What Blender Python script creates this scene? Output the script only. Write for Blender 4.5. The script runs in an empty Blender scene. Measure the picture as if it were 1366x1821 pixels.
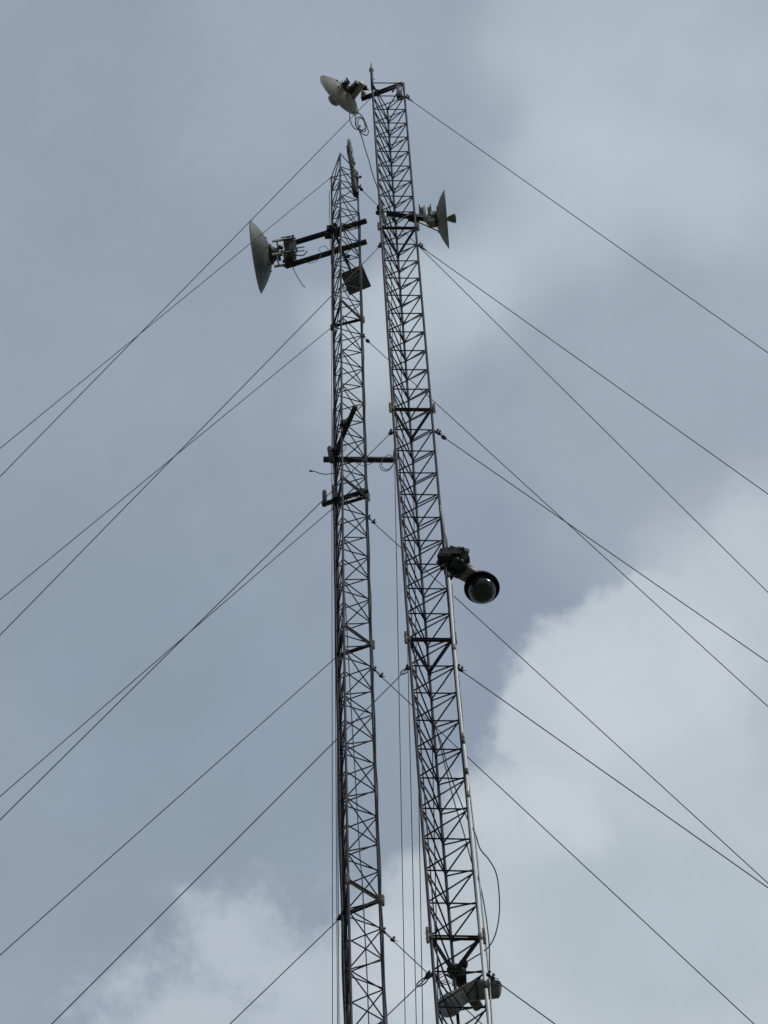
import bpy, math, random
from mathutils import Vector, Matrix
random.seed(7)
C = bpy.context.scene.collection
SC = bpy.context.scene
PI = math.pi

# ------------------------------------------------------------------ camera
cam = bpy.data.cameras.new('camera')
cam_o = bpy.data.objects.new('camera', cam); C.objects.link(cam_o)
cam.lens = 140.6637
cam.sensor_width = 36.0
cam.clip_end = 5000.0
PITCH, ROLL = 1.1228, -0.0481
fw = Vector((0, math.cos(PITCH), math.sin(PITCH)))
r0 = Vector((1, 0, 0)); u0 = Vector((0, -math.sin(PITCH), math.cos(PITCH)))
rt = math.cos(ROLL)*r0 + math.sin(ROLL)*u0
up = -math.sin(ROLL)*r0 + math.cos(ROLL)*u0
cam_o.matrix_world = Matrix(((rt.x, up.x, -fw.x, 0), (rt.y, up.y, -fw.y, 0), (rt.z, up.z, -fw.z, 1.6), (0, 0, 0, 1)))
SC.camera = cam_o

# ------------------------------------------------------------------ light, exposure
SUN_EL, SUN_AZ = math.radians(52), math.radians(128)     # azimuth clockwise from +Y (the way the camera looks)
sun = bpy.data.lights.new('sun', 'SUN'); sun.energy = 1.5; sun.angle = math.radians(14); sun.color = (1.0, 0.96, 0.9)
sun_o = bpy.data.objects.new('sun', sun); C.objects.link(sun_o)
sd = Vector((math.cos(SUN_EL)*math.sin(SUN_AZ), math.cos(SUN_EL)*math.cos(SUN_AZ), math.sin(SUN_EL)))
sun_o.rotation_euler = (-sd).to_track_quat('-Z', 'Y').to_euler()
SC.view_settings.view_transform = 'Standard'; SC.view_settings.look = 'None'
SC.view_settings.exposure = 0.0; SC.view_settings.gamma = 1.0

# ------------------------------------------------------------------ sky: overcast cloud deck over a Nishita sky
world = bpy.data.worlds.new('World'); SC.world = world; world.use_nodes = True
nt = world.node_tree; N = nt.nodes; L = nt.links
N.clear()
def nd(t, **kw):
    n = N.new(t)
    for k, v in kw.items(): setattr(n, k, v)
    return n
def link(a, b): L.new(a, b)
out = nd('ShaderNodeOutputWorld')
sky = nd('ShaderNodeTexSky', sky_type='NISHITA'); sky.sun_disc = False
sky.sun_elevation = SUN_EL; sky.sun_rotation = SUN_AZ
bg_sky = nd('ShaderNodeBackground'); bg_sky.inputs[1].default_value = 0.1
link(sky.outputs[0], bg_sky.inputs[0])
tc = nd('ShaderNodeTexCoord')
DIR = tc.outputs['Generated']
def vmath(op, a, b=None, s=None):
    n = nd('ShaderNodeVectorMath', operation=op)
    for i, v in ((0, a), (1, b)):
        if v is None: continue
        if hasattr(v, 'links'): link(v, n.inputs[i])
        else: n.inputs[i].default_value = v
    if s is not None: n.inputs['Scale'].default_value = s
    return n
def math_(op, a, b=0.0, clamp=False):
    n = nd('ShaderNodeMath', operation=op); n.use_clamp = clamp
    for i, v in ((0, a), (1, b)):
        if hasattr(v, 'links'): link(v, n.inputs[i])
        else: n.inputs[i].default_value = v
    return n.outputs[0]
def noise(vec, scale, detail=5.0, rough=0.55):
    n = nd('ShaderNodeTexNoise'); n.inputs['Scale'].default_value = scale
    n.inputs['Detail'].default_value = detail; n.inputs['Roughness'].default_value = rough
    link(vec, n.inputs['Vector']); return n
def warped(scale, amp, detail=6.0, rough=0.6):
    n = noise(DIR, scale, detail, rough)
    c = vmath('SUBTRACT', n.outputs['Color'], (0.5, 0.5, 0.5))
    s = vmath('SCALE', c.outputs[0], s=amp)
    return vmath('ADD', DIR, s.outputs[0]).outputs[0]
W_SOFT = warped(9.0, 0.10, 4.0, 0.5)
W_PUFF = warped(24.0, 0.042, 12.0, 0.62)
W_WISP = warped(30.0, 0.060, 13.0, 0.66)
def cap(center, r_full, r_zero, vec):
    d = vmath('DISTANCE', vec, Vector(center).normalized())
    m = nd('ShaderNodeMapRange', interpolation_type='SMOOTHERSTEP')
    link(d.outputs['Value'], m.inputs['Value'])
    m.inputs['From Min'].default_value = r_full; m.inputs['From Max'].default_value = r_zero
    m.inputs['To Min'].default_value = 1.0; m.inputs['To Max'].default_value = 0.0
    return m.outputs[0]
def mixc(fac, a, b):
    m = nd('ShaderNodeMix', data_type='RGBA')
    if hasattr(fac, 'links'): link(fac, m.inputs[0])
    else: m.inputs[0].default_value = fac
    for i, v in ((6, a), (7, b)):
        if hasattr(v, 'links'): link(v, m.inputs[i])
        else: m.inputs[i].default_value = (*v, 1)
    return m.outputs[2]
def srgb(r, g, b):
    f = lambda c: (c/12.92 if c <= 0.04045 else ((c+0.055)/1.055)**2.4)
    return tuple(f(x/255.0) for x in (r, g, b))
#CLOUDS
# broad cloud deck: slow light-dark variation over the whole sky
big = noise(W_SOFT, 2.2, 4.0, 0.5).outputs['Fac']
deck = mixc(math_('MULTIPLY', math_('SUBTRACT', big, 0.38), 2.2, True), srgb(146, 160, 175), srgb(153, 166, 181))
def layer(col, terms, vec, color, amount=1.0):
    f = None
    for (c, a, b) in terms:
        v = cap(c, a, b, vec)
        f = v if f is None else math_('MAXIMUM', f, v)
    if amount != 1.0: f = math_('MULTIPLY', f, amount)
    return mixc(f, col, color)
PXR = 1.0/7115.24
col = deck
CLOUD_LAYERS = [
    # (warp, colour, amount, [(direction, full radius, zero radius) ...])
    ('soft', (141, 156, 171), 0.85, [((-0.0629, 0.472, 0.8793), 0.0, 0.11)]),
    ('soft', (161, 172, 188), 0.9, [((-0.0056, 0.3174, 0.9483), 0.004, 0.062)]),
    ('soft', (169, 182, 191), 0.95, [((0.0749, 0.3228, 0.9435), 0.026, 0.060), ((0.1021, 0.3337, 0.9371), 0.03, 0.06)]),
    ('soft', (176, 189, 198), 1.0, [((0.0816, 0.3608, 0.9291), 0.036, 0.080), ((0.0543, 0.3797, 0.9235), 0.014, 0.054), ((0.0296, 0.3971, 0.9173), 0.0, 0.044)]),
    ('soft', (183, 195, 204), 0.85, [((0.0186, 0.3922, 0.9197), 0.004, 0.030), ((0.0594, 0.3603, 0.9309), 0.0, 0.04)]),
    ('soft', (150, 161, 178), 0.85, [((0.0265, 0.3463, 0.9377), 0.0, 0.024), ((0.0305, 0.4329, 0.9009), 0.004, 0.040)]),
    ('soft', (158, 169, 183), 0.9, [((0.0729, 0.4249, 0.9023), 0.012, 0.050)]),
    ('soft', (160, 171, 184), 0.9, [((0.0845, 0.4162, 0.9054), 0.024, 0.056)]),
    ('soft', (142, 155, 172), 0.95, [((0.0336, 0.4532, 0.8908), 0.004, 0.034), ((0.0169, 0.4763, 0.8791), 0.004, 0.026)]),
    ('puff', (188, 198, 206), 1.0, [((0.0668, 0.4848, 0.8721), 0.034, 0.043), ((0.0905, 0.4602, 0.8832), 0.014, 0.050), ((0.0417, 0.5074, 0.8607), 0.018, 0.029), ((0.0805, 0.5315, 0.8432), 0.056, 0.066), ((0.0357, 0.537, 0.8429), 0.036, 0.046), ((0.0142, 0.5234, 0.852), 0.014, 0.026)]),
    ('wisp', (183, 194, 203), 1.0, [((-0.0178, 0.5467, 0.8371), 0.020, 0.040), ((-0.0405, 0.5255, 0.8498), 0.006, 0.026), ((-0.0582, 0.5454, 0.8361), 0.008, 0.028), ((0.0011, 0.5324, 0.8465), 0.006, 0.030)]),
    ('soft', (176, 189, 197), 0.8, [((0.0643, 0.5244, 0.849), 0.014, 0.050)]),
    ('puff', (199, 207, 214), 0.9, [((0.0492, 0.4759, 0.8781), 0.004, 0.026), ((0.0774, 0.4701, 0.8792), 0.0, 0.026), ((0.0212, 0.4997, 0.866), 0.0, 0.018), ((-0.0046, 0.5345, 0.8452), 0.004, 0.020), ((0.0409, 0.4977, 0.8664), 0.0, 0.018)]),
]
for wv, c, amt, terms in CLOUD_LAYERS:
    col = layer(col, terms, {'soft': W_SOFT, 'puff': W_PUFF, 'wisp': W_WISP}[wv], srgb(*c), amt)
patch = noise(W_PUFF, 15.0, 6.0, 0.55).outputs['Fac']
pm = nd('ShaderNodeMapRange', interpolation_type='SMOOTHSTEP'); link(patch, pm.inputs['Value'])
pm.inputs['From Min'].default_value = 0.52; pm.inputs['From Max'].default_value = 0.72
pm.inputs['To Min'].default_value = 0.0; pm.inputs['To Max'].default_value = 0.5
col = mixc(pm.outputs[0], col, srgb(166, 178, 191)); col.node.blend_type = 'DARKEN'
# fine wisps
fine = noise(W_PUFF, 26.0, 7.0, 0.55).outputs['Fac']
fm = nd('ShaderNodeMapRange'); link(fine, fm.inputs['Value'])
fm.inputs['From Min'].default_value = 0.3; fm.inputs['From Max'].default_value = 0.7
fm.inputs['To Min'].default_value = 0.955; fm.inputs['To Max'].default_value = 1.045
sc_ = vmath('SCALE', col); link(fm.outputs[0], sc_.inputs['Scale'])
# below the horizon the world is dim
bg_cl = nd('ShaderNodeBackground'); bg_cl.inputs[1].default_value = 1.0
link(sc_.outputs[0], bg_cl.inputs[0])
mixs = nd('ShaderNodeMixShader'); mixs.inputs[0].default_value = 0.97
link(bg_sky.outputs[0], mixs.inputs[1]); link(bg_cl.outputs[0], mixs.inputs[2])
link(mixs.outputs[0], out.inputs[0])

# ------------------------------------------------------------------ materials
def mat(name, base, rough=0.6, metal=0.0, var=None, scale=6.0, bump=0.0, spot=None, spot_amt=0.5, spec=0.5):
    m = bpy.data.materials.new(name); m.use_nodes = True
    t = m.node_tree; n = t.nodes; l = t.links
    b = n['Principled BSDF']
    b.inputs['Roughness'].default_value = rough; b.inputs['Metallic'].default_value = metal
    b.inputs['Specular IOR Level'].default_value = spec
    b.inputs['Base Color'].default_value = (*base, 1)
    if var is not None:
        tcn = n.new('ShaderNodeTexCoord')
        nz = n.new('ShaderNodeTexNoise'); nz.inputs['Scale'].default_value = scale; nz.inputs['Detail'].default_value = 6
        l.new(tcn.outputs['Object'], nz.inputs['Vector'])
        mr = n.new('ShaderNodeMapRange'); mr.inputs['From Min'].default_value = 0.36; mr.inputs['From Max'].default_value = 0.64
        l.new(nz.outputs['Fac'], mr.inputs['Value'])
        mx = n.new('ShaderNodeMix'); mx.data_type = 'RGBA'
        mx.inputs[6].default_value = (*base, 1); mx.inputs[7].default_value = (*var, 1)
        l.new(mr.outputs[0], mx.inputs[0]); res = mx.outputs[2]
        if spot is not None:
            nz2 = n.new('ShaderNodeTexNoise'); nz2.inputs['Scale'].default_value = scale*3.1; nz2.inputs['Detail'].default_value = 4
            l.new(tcn.outputs['Object'], nz2.inputs['Vector'])
            mr2 = n.new('ShaderNodeMapRange'); mr2.inputs['From Min'].default_value = 0.52; mr2.inputs['From Max'].default_value = 0.66
            mr2.inputs['To Max'].default_value = spot_amt
            l.new(nz2.outputs['Fac'], mr2.inputs['Value'])
            mx2 = n.new('ShaderNodeMix'); mx2.data_type = 'RGBA'
            l.new(res, mx2.inputs[6]); mx2.inputs[7].default_value = (*spot, 1)
            l.new(mr2.outputs[0], mx2.inputs[0]); res = mx2.outputs[2]
        l.new(res, b.inputs['Base Color'])
        if bump:
            bp = n.new('ShaderNodeBump'); bp.inputs['Strength'].default_value = bump; bp.inputs['Distance'].default_value = 0.004
            l.new(nz.outputs['Fac'], bp.inputs['Height']); l.new(bp.outputs[0], b.inputs['Normal'])
    return m
M_STEEL = mat('dark weathered steel', (0.022, 0.021, 0.031), 0.62, 0.0, (0.034, 0.031, 0.040), 7.0, 0.2, (0.06, 0.038, 0.026), 0.35, spec=0.12)
M_LEG = mat('leg steel with rust', (0.025, 0.026, 0.040), 0.58, 0.0, (0.052, 0.049, 0.058), 4.0, 0.2, (0.095, 0.060, 0.045), 0.35, spec=0.15)
M_BEAM = mat('splice angle steel', (0.022, 0.021, 0.024), 0.65, 0.0, (0.038, 0.036, 0.037), 6.0, spec=0.12)
M_EAR = mat('rusty end plate', (0.10, 0.086, 0.072), 0.75, 0.0, (0.22, 0.20, 0.17), 9.0, 0.2, (0.12, 0.07, 0.04), 0.7, spec=0.20)
M_PIPE = mat('dark painted pipe', (0.020, 0.020, 0.024), 0.6, 0.0, (0.032, 0.031, 0.031), 5.0, 0.2, spec=0.15)
M_GALV = mat('galvanised pipe', (0.42, 0.44, 0.42), 0.42, 0.0, (0.30, 0.31, 0.29), 8.0, 0.2, (0.2, 0.17, 0.13), 0.4)
M_WHITE = mat('weathered white plastic', (0.22, 0.225, 0.21), 0.65, 0.0, (0.125, 0.132, 0.12), 6.0, 0.2, (0.055, 0.058, 0.05), 0.75)
M_DISH = mat('weathered grey-green dish', (0.27, 0.265, 0.215), 0.65, 0.0, (0.15, 0.158, 0.128), 5.0, 0.2, (0.085, 0.095, 0.075), 0.75)
M_DISHF = mat('dish fibreglass dark', (0.135, 0.15, 0.135), 0.65, 0.0, (0.062, 0.078, 0.074), 3.6, 0.2, (0.22, 0.22, 0.185), 0.6)
M_RIM = mat('worn rim', (0.26, 0.255, 0.215), 0.6, 0.0, (0.13, 0.13, 0.11), 9.0, 0.1, (0.06, 0.06, 0.05), 0.5)
M_DISHR = mat('dish beige grey', (0.21, 0.195, 0.16), 0.65, 0.0, (0.125, 0.12, 0.10), 5.0, 0.2, (0.075, 0.07, 0.06), 0.65)
M_PVC = mat('white conduit', (0.84, 0.84, 0.82), 0.4, 0.0, (0.76, 0.76, 0.74), 1.2, 0.0, (0.62, 0.60, 0.56), 0.25)
M_CABLE = mat('black cable', (0.016, 0.016, 0.018), 0.5, spec=0.20)
M_WIRE = mat('guy strand', (0.022, 0.021, 0.026), 0.65, 0.0, (0.035, 0.033, 0.036), 9.0, spec=0.12)
M_TAPE = mat('black tape', (0.014, 0.015, 0.018), 0.55, 0.0, (0.028, 0.028, 0.03), 14.0, 0.8, spec=0.25)
M_RADIO = mat('dark radio box', (0.028, 0.029, 0.032), 0.6, 0.0, (0.045, 0.045, 0.045), 8.0, spec=0.20)
M_PANEL = mat('dark panel', (0.085, 0.095, 0.10), 0.7, 0.0, (0.065, 0.075, 0.08), 3.0, spec=0.20)
M_GREYP = mat('grey plastic', (0.26, 0.26, 0.25), 0.55, 0.0, (0.18, 0.18, 0.17), 9.0, 0.1, (0.10, 0.09, 0.08), 0.4)
M_ARM = mat('camera arm grey', (0.20, 0.203, 0.20), 0.5, 0.0, (0.145, 0.148, 0.145), 7.0)
M_HOOD = mat('black hood', (0.012, 0.013, 0.02), 0.5, spec=0.25)
M_DOME = mat('smoked dome', (0.012, 0.018, 0.02), 0.12, 0.0, (0.03, 0.037, 0.035), 7.0, spec=0.35)
M_LENS = mat('grey window', (0.12, 0.14, 0.155), 0.3)
M_POLE = mat('brown taped pole', (0.075, 0.067, 0.056), 0.7, 0.0, (0.035, 0.032, 0.031), 9.0, 0.4, (0.03, 0.03, 0.03), 0.6, spec=0.20)
M_STUB = mat('mossy pipe', (0.085, 0.082, 0.068), 0.75, 0.0, (0.05, 0.053, 0.045), 7.0, 0.2, spec=0.20)
M_FILM = mat('grey plastic film', (0.10, 0.10, 0.10), 0.25, 0.0, (0.03, 0.032, 0.034), 12.0, 0.8)
M_BLUE = mat('guy clip', (0.035, 0.035, 0.05), 0.5, spec=0.20)

# ------------------------------------------------------------------ mesh helpers
class MB:
    def __init__(s): s.v = []; s.f = []; s.sm = []
    def _ring(s, c, a, b, r, n, r2=None):
        i0 = len(s.v)
        for k in range(n):
            t = 2*PI*k/n
            s.v.append(c + a*(math.cos(t)*r) + b*(math.sin(t)*(r2 if r2 is not None else r)))
        return i0
    def _skin(s, i, j, n):
        for k in range(n):
            s.f.append((i+k, i+(k+1) % n, j+(k+1) % n, j+k)); s.sm.append(True)
    def _cap(s, i, n, flip=False):
        fc = list(range(i, i+n)); s.f.append(tuple(fc[::-1] if flip else fc)); s.sm.append(False)
    def tube(s, pts, r, n=8, caps=True):
        pts = [Vector(p) for p in pts]
        m = len(pts); rs = list(r) if isinstance(r, (list, tuple)) else [r]*m
        prev = None; first = None; a = None
        for i, p in enumerate(pts):
            d = (pts[min(i+1, m-1)] - pts[max(i-1, 0)]).normalized()
            if a is None:
                h = Vector((0, 0, 1)) if abs(d.z) < 0.9 else Vector((1, 0, 0))
                a = h.cross(d).normalized()
            else:
                a = (a - d*a.dot(d)).normalized()
            b = d.cross(a)
            k = s._ring(p, a, b, rs[i], n)
            if prev is not None: s._skin(prev, k, n)
            else: first = k
            prev = k
        if caps: s._cap(first, n, True); s._cap(prev, n)
        return s
    def box(s, c, ax, ay, az, hx, hy, hz, bev=0.0):
        c = Vector(c); ax = Vector(ax).normalized(); ay = Vector(ay).normalized(); az = Vector(az).normalized()
        i = len(s.v)
        for sz in (-1, 1):
            for sx, sy in ((-1, -1), (1, -1), (1, 1), (-1, 1)):
                s.v.append(c + ax*hx*sx + ay*hy*sy + az*hz*sz)
        for q in ((3, 2, 1, 0), (4, 5, 6, 7), (0, 1, 5, 4), (1, 2, 6, 5), (2, 3, 7, 6), (3, 0, 4, 7)):
            s.f.append(tuple(i+k for k in q)); s.sm.append(False)
        return s
    def bar(s, p, q, w, h, upv=(0, 0, 1)):
        p = Vector(p); q = Vector(q); d = (q-p).normalized(); u = Vector(upv); u = (u - d*u.dot(d)).normalized(); sd_ = d.cross(u)
        return s.box((p+q)/2, d, sd_, u, (q-p).length/2, w/2, h/2)
    def lathe(s, prof, c, axis, n=32, ref=None, capends=False):
        c = Vector(c); ax = Vector(axis).normalized()
        h = Vector((0, 0, 1)) if abs(ax.z) < 0.9 else Vector((1, 0, 0))
        a = h.cross(ax).normalized(); b = ax.cross(a)
        prev = None; first = None
        for (r, t) in prof:
            k = s._ring(c + ax*t, a, b, max(r, 1e-4), n)
            if prev is not None: s._skin(prev, k, n)
            else: first = k
            prev = k
        if capends: s._cap(first, n, True); s._cap(prev, n)
        return s
    def loft(s, secs, n=20, pw=2.6):
        # secs: (centre, axis_a, axis_b, ra, rb)
        prev = None
        for (c, a, b, ra, rb) in secs:
            i0 = len(s.v)
            for k in range(n):
                t = 2*PI*k/n; ct, st = math.cos(t), math.sin(t)
                x = math.copysign(abs(ct)**(2/pw), ct)*ra; y = math.copysign(abs(st)**(2/pw), st)*rb
                s.v.append(Vector(c) + Vector(a)*x + Vector(b)*y)
            if prev is not None: s._skin(prev, i0, n)
            else: first = i0
            prev = i0
        s._cap(first, n, True); s._cap(prev, n)
        return s
    def build(s, name, m, parent=None, flat=False):
        o0 = Vector(parent_origin(parent)) if parent is not None else None
        vs = s.v if o0 is None else [v - o0 for v in s.v]
        me = bpy.data.meshes.new(name)
        me.from_pydata([tuple(v) for v in vs], [], s.f); me.materials.append(m)
        me.polygons.foreach_set('use_smooth', [(x and not flat) for x in s.sm]); me.update()
        o = bpy.data.objects.new(name, me); C.objects.link(o)
        if parent is not None: o.parent = parent
        return o
    def top(s, name, m, origin, flat=False):
        """top-level mesh whose own origin is given in world space"""
        o0 = Vector(origin); s.v = [v - o0 for v in s.v]
        o = s.build(name, m, None, flat); o.location = o0; return o
def parent_origin(o):
    p = Vector((0, 0, 0))
    while o is not None: p += o.location; o = o.parent
    return p
def tag(o, label=None, cat=None, group=None, kind=None):
    if label: o['label'] = label
    if cat: o['category'] = cat
    if group: o['group'] = group
    if kind: o['kind'] = kind
    return o
def thing(name, label, cat, loc, group=None):
    o = bpy.data.objects.new(name, None); C.objects.link(o); o.location = loc; o.empty_display_size = 0.3
    return tag(o, label, cat, group)
def smooth_path(pts, sub=5):
    P = [Vector(p) for p in pts]; o = []
    for i in range(len(P)-1):
        p0 = P[max(i-1, 0)]; p1 = P[i]; p2 = P[i+1]; p3 = P[min(i+2, len(P)-1)]
        for k in range(sub):
            t = k/sub
            o.append(0.5*((2*p1) + (p2-p0)*t + (2*p0-5*p1+4*p2-p3)*t*t + (3*p1-p0-3*p2+p3)*t**3))
    o.append(P[-1]); return o
X, Y, Z = Vector((1, 0, 0)), Vector((0, 1, 0)), Vector((0, 0, 1))

# ------------------------------------------------------------------ ground
g = MB()
for ix in range(-6, 6):
    for iy in range(-6, 6): pass
S = 3000.0
g.v += [Vector((-S, -S, 0)), Vector((S, -S, 0)), Vector((S, S, 0)), Vector((-S, S, 0))]; g.f.append((0, 1, 2, 3)); g.sm.append(False)
M_GROUND = mat('grass and earth', (0.10, 0.105, 0.06), 0.9, 0.0, (0.16, 0.14, 0.10), 0.4)
tag(g.build('ground', M_GROUND), 'grass and bare earth the masts stand on', kind='structure')

# ------------------------------------------------------------------ the two guyed lattice masts
BAY = 0.6
QP = (1.1228, 7.1152, -0.0481, 0.3915, 20.0161, -0.4587, 0.4666, 56.2008, -0.4564, 22.3524, 0.2545, 0.416, 53.1235, 0.0527, 0.0211, 0.0063, 0.0146, 0.0743, -0.0237, -0.0604, 0.0228, 0.0108, -0.0221, -0.0068, -0.005, 0.0086, -0.1263)
def axis_at(m, lv):
    b = QP[13:19] if m == 'A' else QP[19:25]
    t = lv/20.0 - 1.0 if m == 'A' else lv/20.0 - 0.5
    t = min(t, 1.25)
    x, y, z = (QP[3], QP[4], QP[7]) if m == 'A' else (QP[8], QP[9], QP[12])
    return Vector((x + b[0]*t + b[1]*t*t + b[2]*t**3, y + b[3]*t + b[4]*t*t + b[5]*t**3, z + 1.6 - BAY*lv))
LEGS = {'A': 'RCL', 'B': 'RLM'}
def node(m, k, lv):
    t = min(lv/20.0 - 1.0 if m == 'A' else lv/20.0 - 0.5, 1.25)
    phi = (QP[5] if m == 'A' else QP[10]) + 2*PI/3*LEGS[m].index(k) + t*(QP[25] if m == 'A' else QP[26])
    R = (QP[6] if m == 'A' else QP[11])/math.sqrt(3)
    return axis_at(m, lv) + Vector((math.cos(phi), math.sin(phi), 0))*R

def build_mast(m, label, top, splices, low_lv, leg_r, h_r, d_r, ear_h):
    base = axis_at(m, low_lv); base.z = 0
    T = thing('lattice_mast', label, 'lattice mast', base, 'guyed lattice masts')
    legs = LEGS[m]
    bot = int((QP[7] if m == 'A' else QP[12])/BAY + 1.6/BAY)
    for k in legs:
        pts = [node(m, k, lv) for lv in range(top, bot+1)]
        last = pts[-1].copy(); last.z = 0; pts.append(last)
        # extra sleeves where sections butt
        b = MB().tube(pts, leg_r, 8)
        b.build('leg', M_LEG, T)
    pairs = (('R', 'L'), ('L', 'C'), ('C', 'R')) if m == 'A' else (('R', 'L'), ('M', 'R'), ('M', 'L'))
    stuff = MB(); count = [0, 0]; vis_low = 43 if m == 'A' else 32
    def put(kind, p, q, r, lv):
        d = (q-p).normalized(); p = p + d*leg_r*0.6; q = q - d*leg_r*0.6
        mid = (p+q)/2 + Vector((random.uniform(-1, 1), random.uniform(-1, 1), random.uniform(-1, 1)))*0.0035
        i = 0 if kind == 'horizontal_brace' else 1
        if lv <= vis_low and count[i] < 100:
            count[i] += 1
            MB().tube([p, mid, q], r, 7).build(kind, M_STEEL, T)
        else:
            stuff.tube([p, mid, q], r, 6)
    secs = sorted(splices)
    def rel(lv):
        s0 = [s for s in secs if s <= lv]
        return lv - (s0[-1] if s0 else secs[0])
    order = list(range(vis_low, top-1, -1)) + list(range(vis_low+1, bot))
    for lv in order:
        if lv not in splices or lv == top:
            for (a, b) in pairs:
                j = random.uniform(-0.008, 0.008)
                put('horizontal_brace', node(m, a, lv+j), node(m, b, lv+j+random.uniform(-0.006, 0.006)), h_r, lv)
        for (a, b) in pairs:
            o0, o1 = 0.045, 0.045
            if m == 'A':
                p, q = node(m, a, lv+o0), node(m, b, lv+1-o1)
            else:
                ev = rel(lv) % 2 == 0
                # odd member of each pair: R over L, M over R, M even over L odd
                odd = {('R', 'L'): 'R', ('M', 'R'): 'M', ('M', 'L'): 'L'}[(a, b)]
                even = b if odd == a else a
                p, q = (node(m, even, lv+o0), node(m, odd, lv+1-o1)) if ev else (node(m, odd, lv+o0), node(m, even, lv+1-o1))
            put('diagonal_brace', p, q, d_r, lv)
    st = stuff.build('bracing', M_STEEL, T); tag(st, kind='stuff')
    # splice frames: two stacked angle frames bolted together, with end plates outside the legs
    for s in secs:
        if s == top or s > vis_low+1: continue
        fr = MB()
        for (a, b) in pairs:
            for dz in (0.021, -0.021):
                p = node(m, a, s) + Z*dz; q = node(m, b, s) + Z*dz
                d = (q-p).normalized(); nrm = d.cross(Z)
                fr.bar(p+d*leg_r, q-d*leg_r, 0.020, 0.005)
                fr.bar(p+d*leg_r+nrm*0.0085-Z*math.copysign(0.0115, -dz), q-d*leg_r+nrm*0.0085-Z*math.copysign(0.0115, -dz), 0.004, 0.017)
        F = fr.build('splice_frame', M_BEAM, T)
        for k in legs:
            c = node(m, k, s); ax = axis_at(m, s); d = (c-ax); d.z = 0; d.normalize()
            e = MB()
            side = d.cross(Z)
            e.tube([c + d*(leg_r+0.022) + Z*z for z in (-ear_h, -ear_h+0.012, ear_h-0.012, ear_h)], [0.010, 0.016, 0.016, 0.010], 8)
            e.bar(c + d*leg_r*0.5, c + d*(leg_r+0.024), 0.03, 0.05)
            for zz in (-0.05, 0.05):
                e.tube([c + d*(leg_r+0.03) + Z*zz - side*0.02, c + d*(leg_r+0.03) + Z*zz + side*0.02], 0.006, 6)
            e.build('end_plate', M_EAR, F)
        gs = MB()
        for k in legs:
            c = node(m, k, s)
            gs.tube([c + Z*0.07, c + Z*0.065, c - Z*0.065, c - Z*0.07], [leg_r*1.1, leg_r*1.45, leg_r*1.45, leg_r*1.1], 8)
        gs.build('sleeve', M_LEG, F)
    return T

A = build_mast('A', 'taller and wider three-legged lattice mast on the right, with the dome camera', 0, {0, 10, 20, 30, 40, 50, 60, 70, 80, 90}, 41, 0.0155, 0.0085, 0.0088, 0.14)
B = build_mast('B', 'shorter slimmer lattice mast on the left, with two long dark arms near its top', -10, {-10, 0, 10, 17, 27, 37, 47, 57, 67, 77, 87}, 31, 0.0150, 0.0081, 0.0081, 0.11)

# ------------------------------------------------------------------ guy wires
def clip(b, c, d, u, s=1.0):
    """a wire-rope clip: saddle, two nuts and the two legs of its U-bolt"""
    sd_ = d.cross(u).normalized()
    b.box(c, d, sd_, u, 0.016*s, 0.022*s, 0.012*s)
    for k in (-1, 1):
        b.tube([c + d*0.010*s*k, c + d*0.010*s*k + u*0.05*s], 0.005*s, 6)
        b.tube([c + d*0.010*s*k + u*0.028*s, c + d*0.010*s*k + u*0.038*s], 0.010*s, 6)
def guy(start, end, label, group, clips=(), thimble=None, insul=None, r=0.0054, upv=None):
    s = Vector(start); e = Vector(end); d = (e-s).normalized(); n = 24
    ln = (e-s).length
    pts = []
    for i in range(n+1):
        t = i/n
        pts.append(s + (e-s)*t - Z*(0.0*4*t*(1-t)))
    W = MB().tube(pts, r, 6).top('guy_wire', M_WIRE, s); tag(W, label, 'guy wire', group)
    u = Vector(upv) if upv else Vector((0.25, -0.75, 0.6)); u = (u - d*u.dot(d)).normalized()
    cb = MB(); cb.tube([s - d*0.01, s + d*0.10], 0.010, 6); cb.build('wire_end', M_WIRE, W)
    for dist in clips:
        b = MB(); clip(b, s + d*dist, d, u); b.build('wire_clip', M_BLUE, W)
        if dist == clips[-1]:   # the short tail of strand past the last clip
            tl = MB(); tl.tube([s + d*(0.05) + u*0.012, s + d*dist + u*0.012, s + d*(dist+0.09) + u*0.03], 0.004, 5); tl.build('strand_tail', M_WIRE, W)
    if thimble:
        a, bb = thimble; c = s + d*(a+bb)/2; h = (bb-a)/2; b = MB()
        b.tube([c + d*h*math.cos(t*2*PI/18) + u.cross(d)*0.035*math.sin(t*2*PI/18) for t in range(19)], 0.0065, 6, False); b.build('thimble', M_WIRE, W)
    if insul:
        b = MB(); b.lathe([(0.006, -0.05), (0.022, -0.035), (0.028, 0), (0.022, 0.035), (0.006, 0.05)], s + d*insul, d, 10); b.build('insulator', M_BLUE, W)
    return W
ORD = ['topmost', 'second from the top', 'middle', 'second from the bottom', 'lowest']
GA = 20.0
AR = (((0.596, 19.968, 57.201), (19.954, 15.856, 0.0)), ((0.613, 19.907, 51.201), (20.035, 16.255, 0.0)), ((0.636, 19.898, 45.201), (19.998, 16.066, 0.0)), ((0.67, 19.925, 39.201), (20.144, 16.881, 0.0)), ((0.72, 19.969, 33.201), (20.299, 18.092, 0.0)))
BR = (((-0.164, 22.459, 60.124), (19.52, 22.154, 0.0)), ((-0.197, 22.435, 54.124), (19.444, 20.589, 0.0)), ((-0.227, 22.41, 48.124), (19.477, 21.017, 0.0)), ((-0.241, 22.391, 43.924), (19.514, 21.836, 0.0)), ((-0.247, 22.357, 37.924), (19.519, 22.615, 0.0)))
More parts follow.
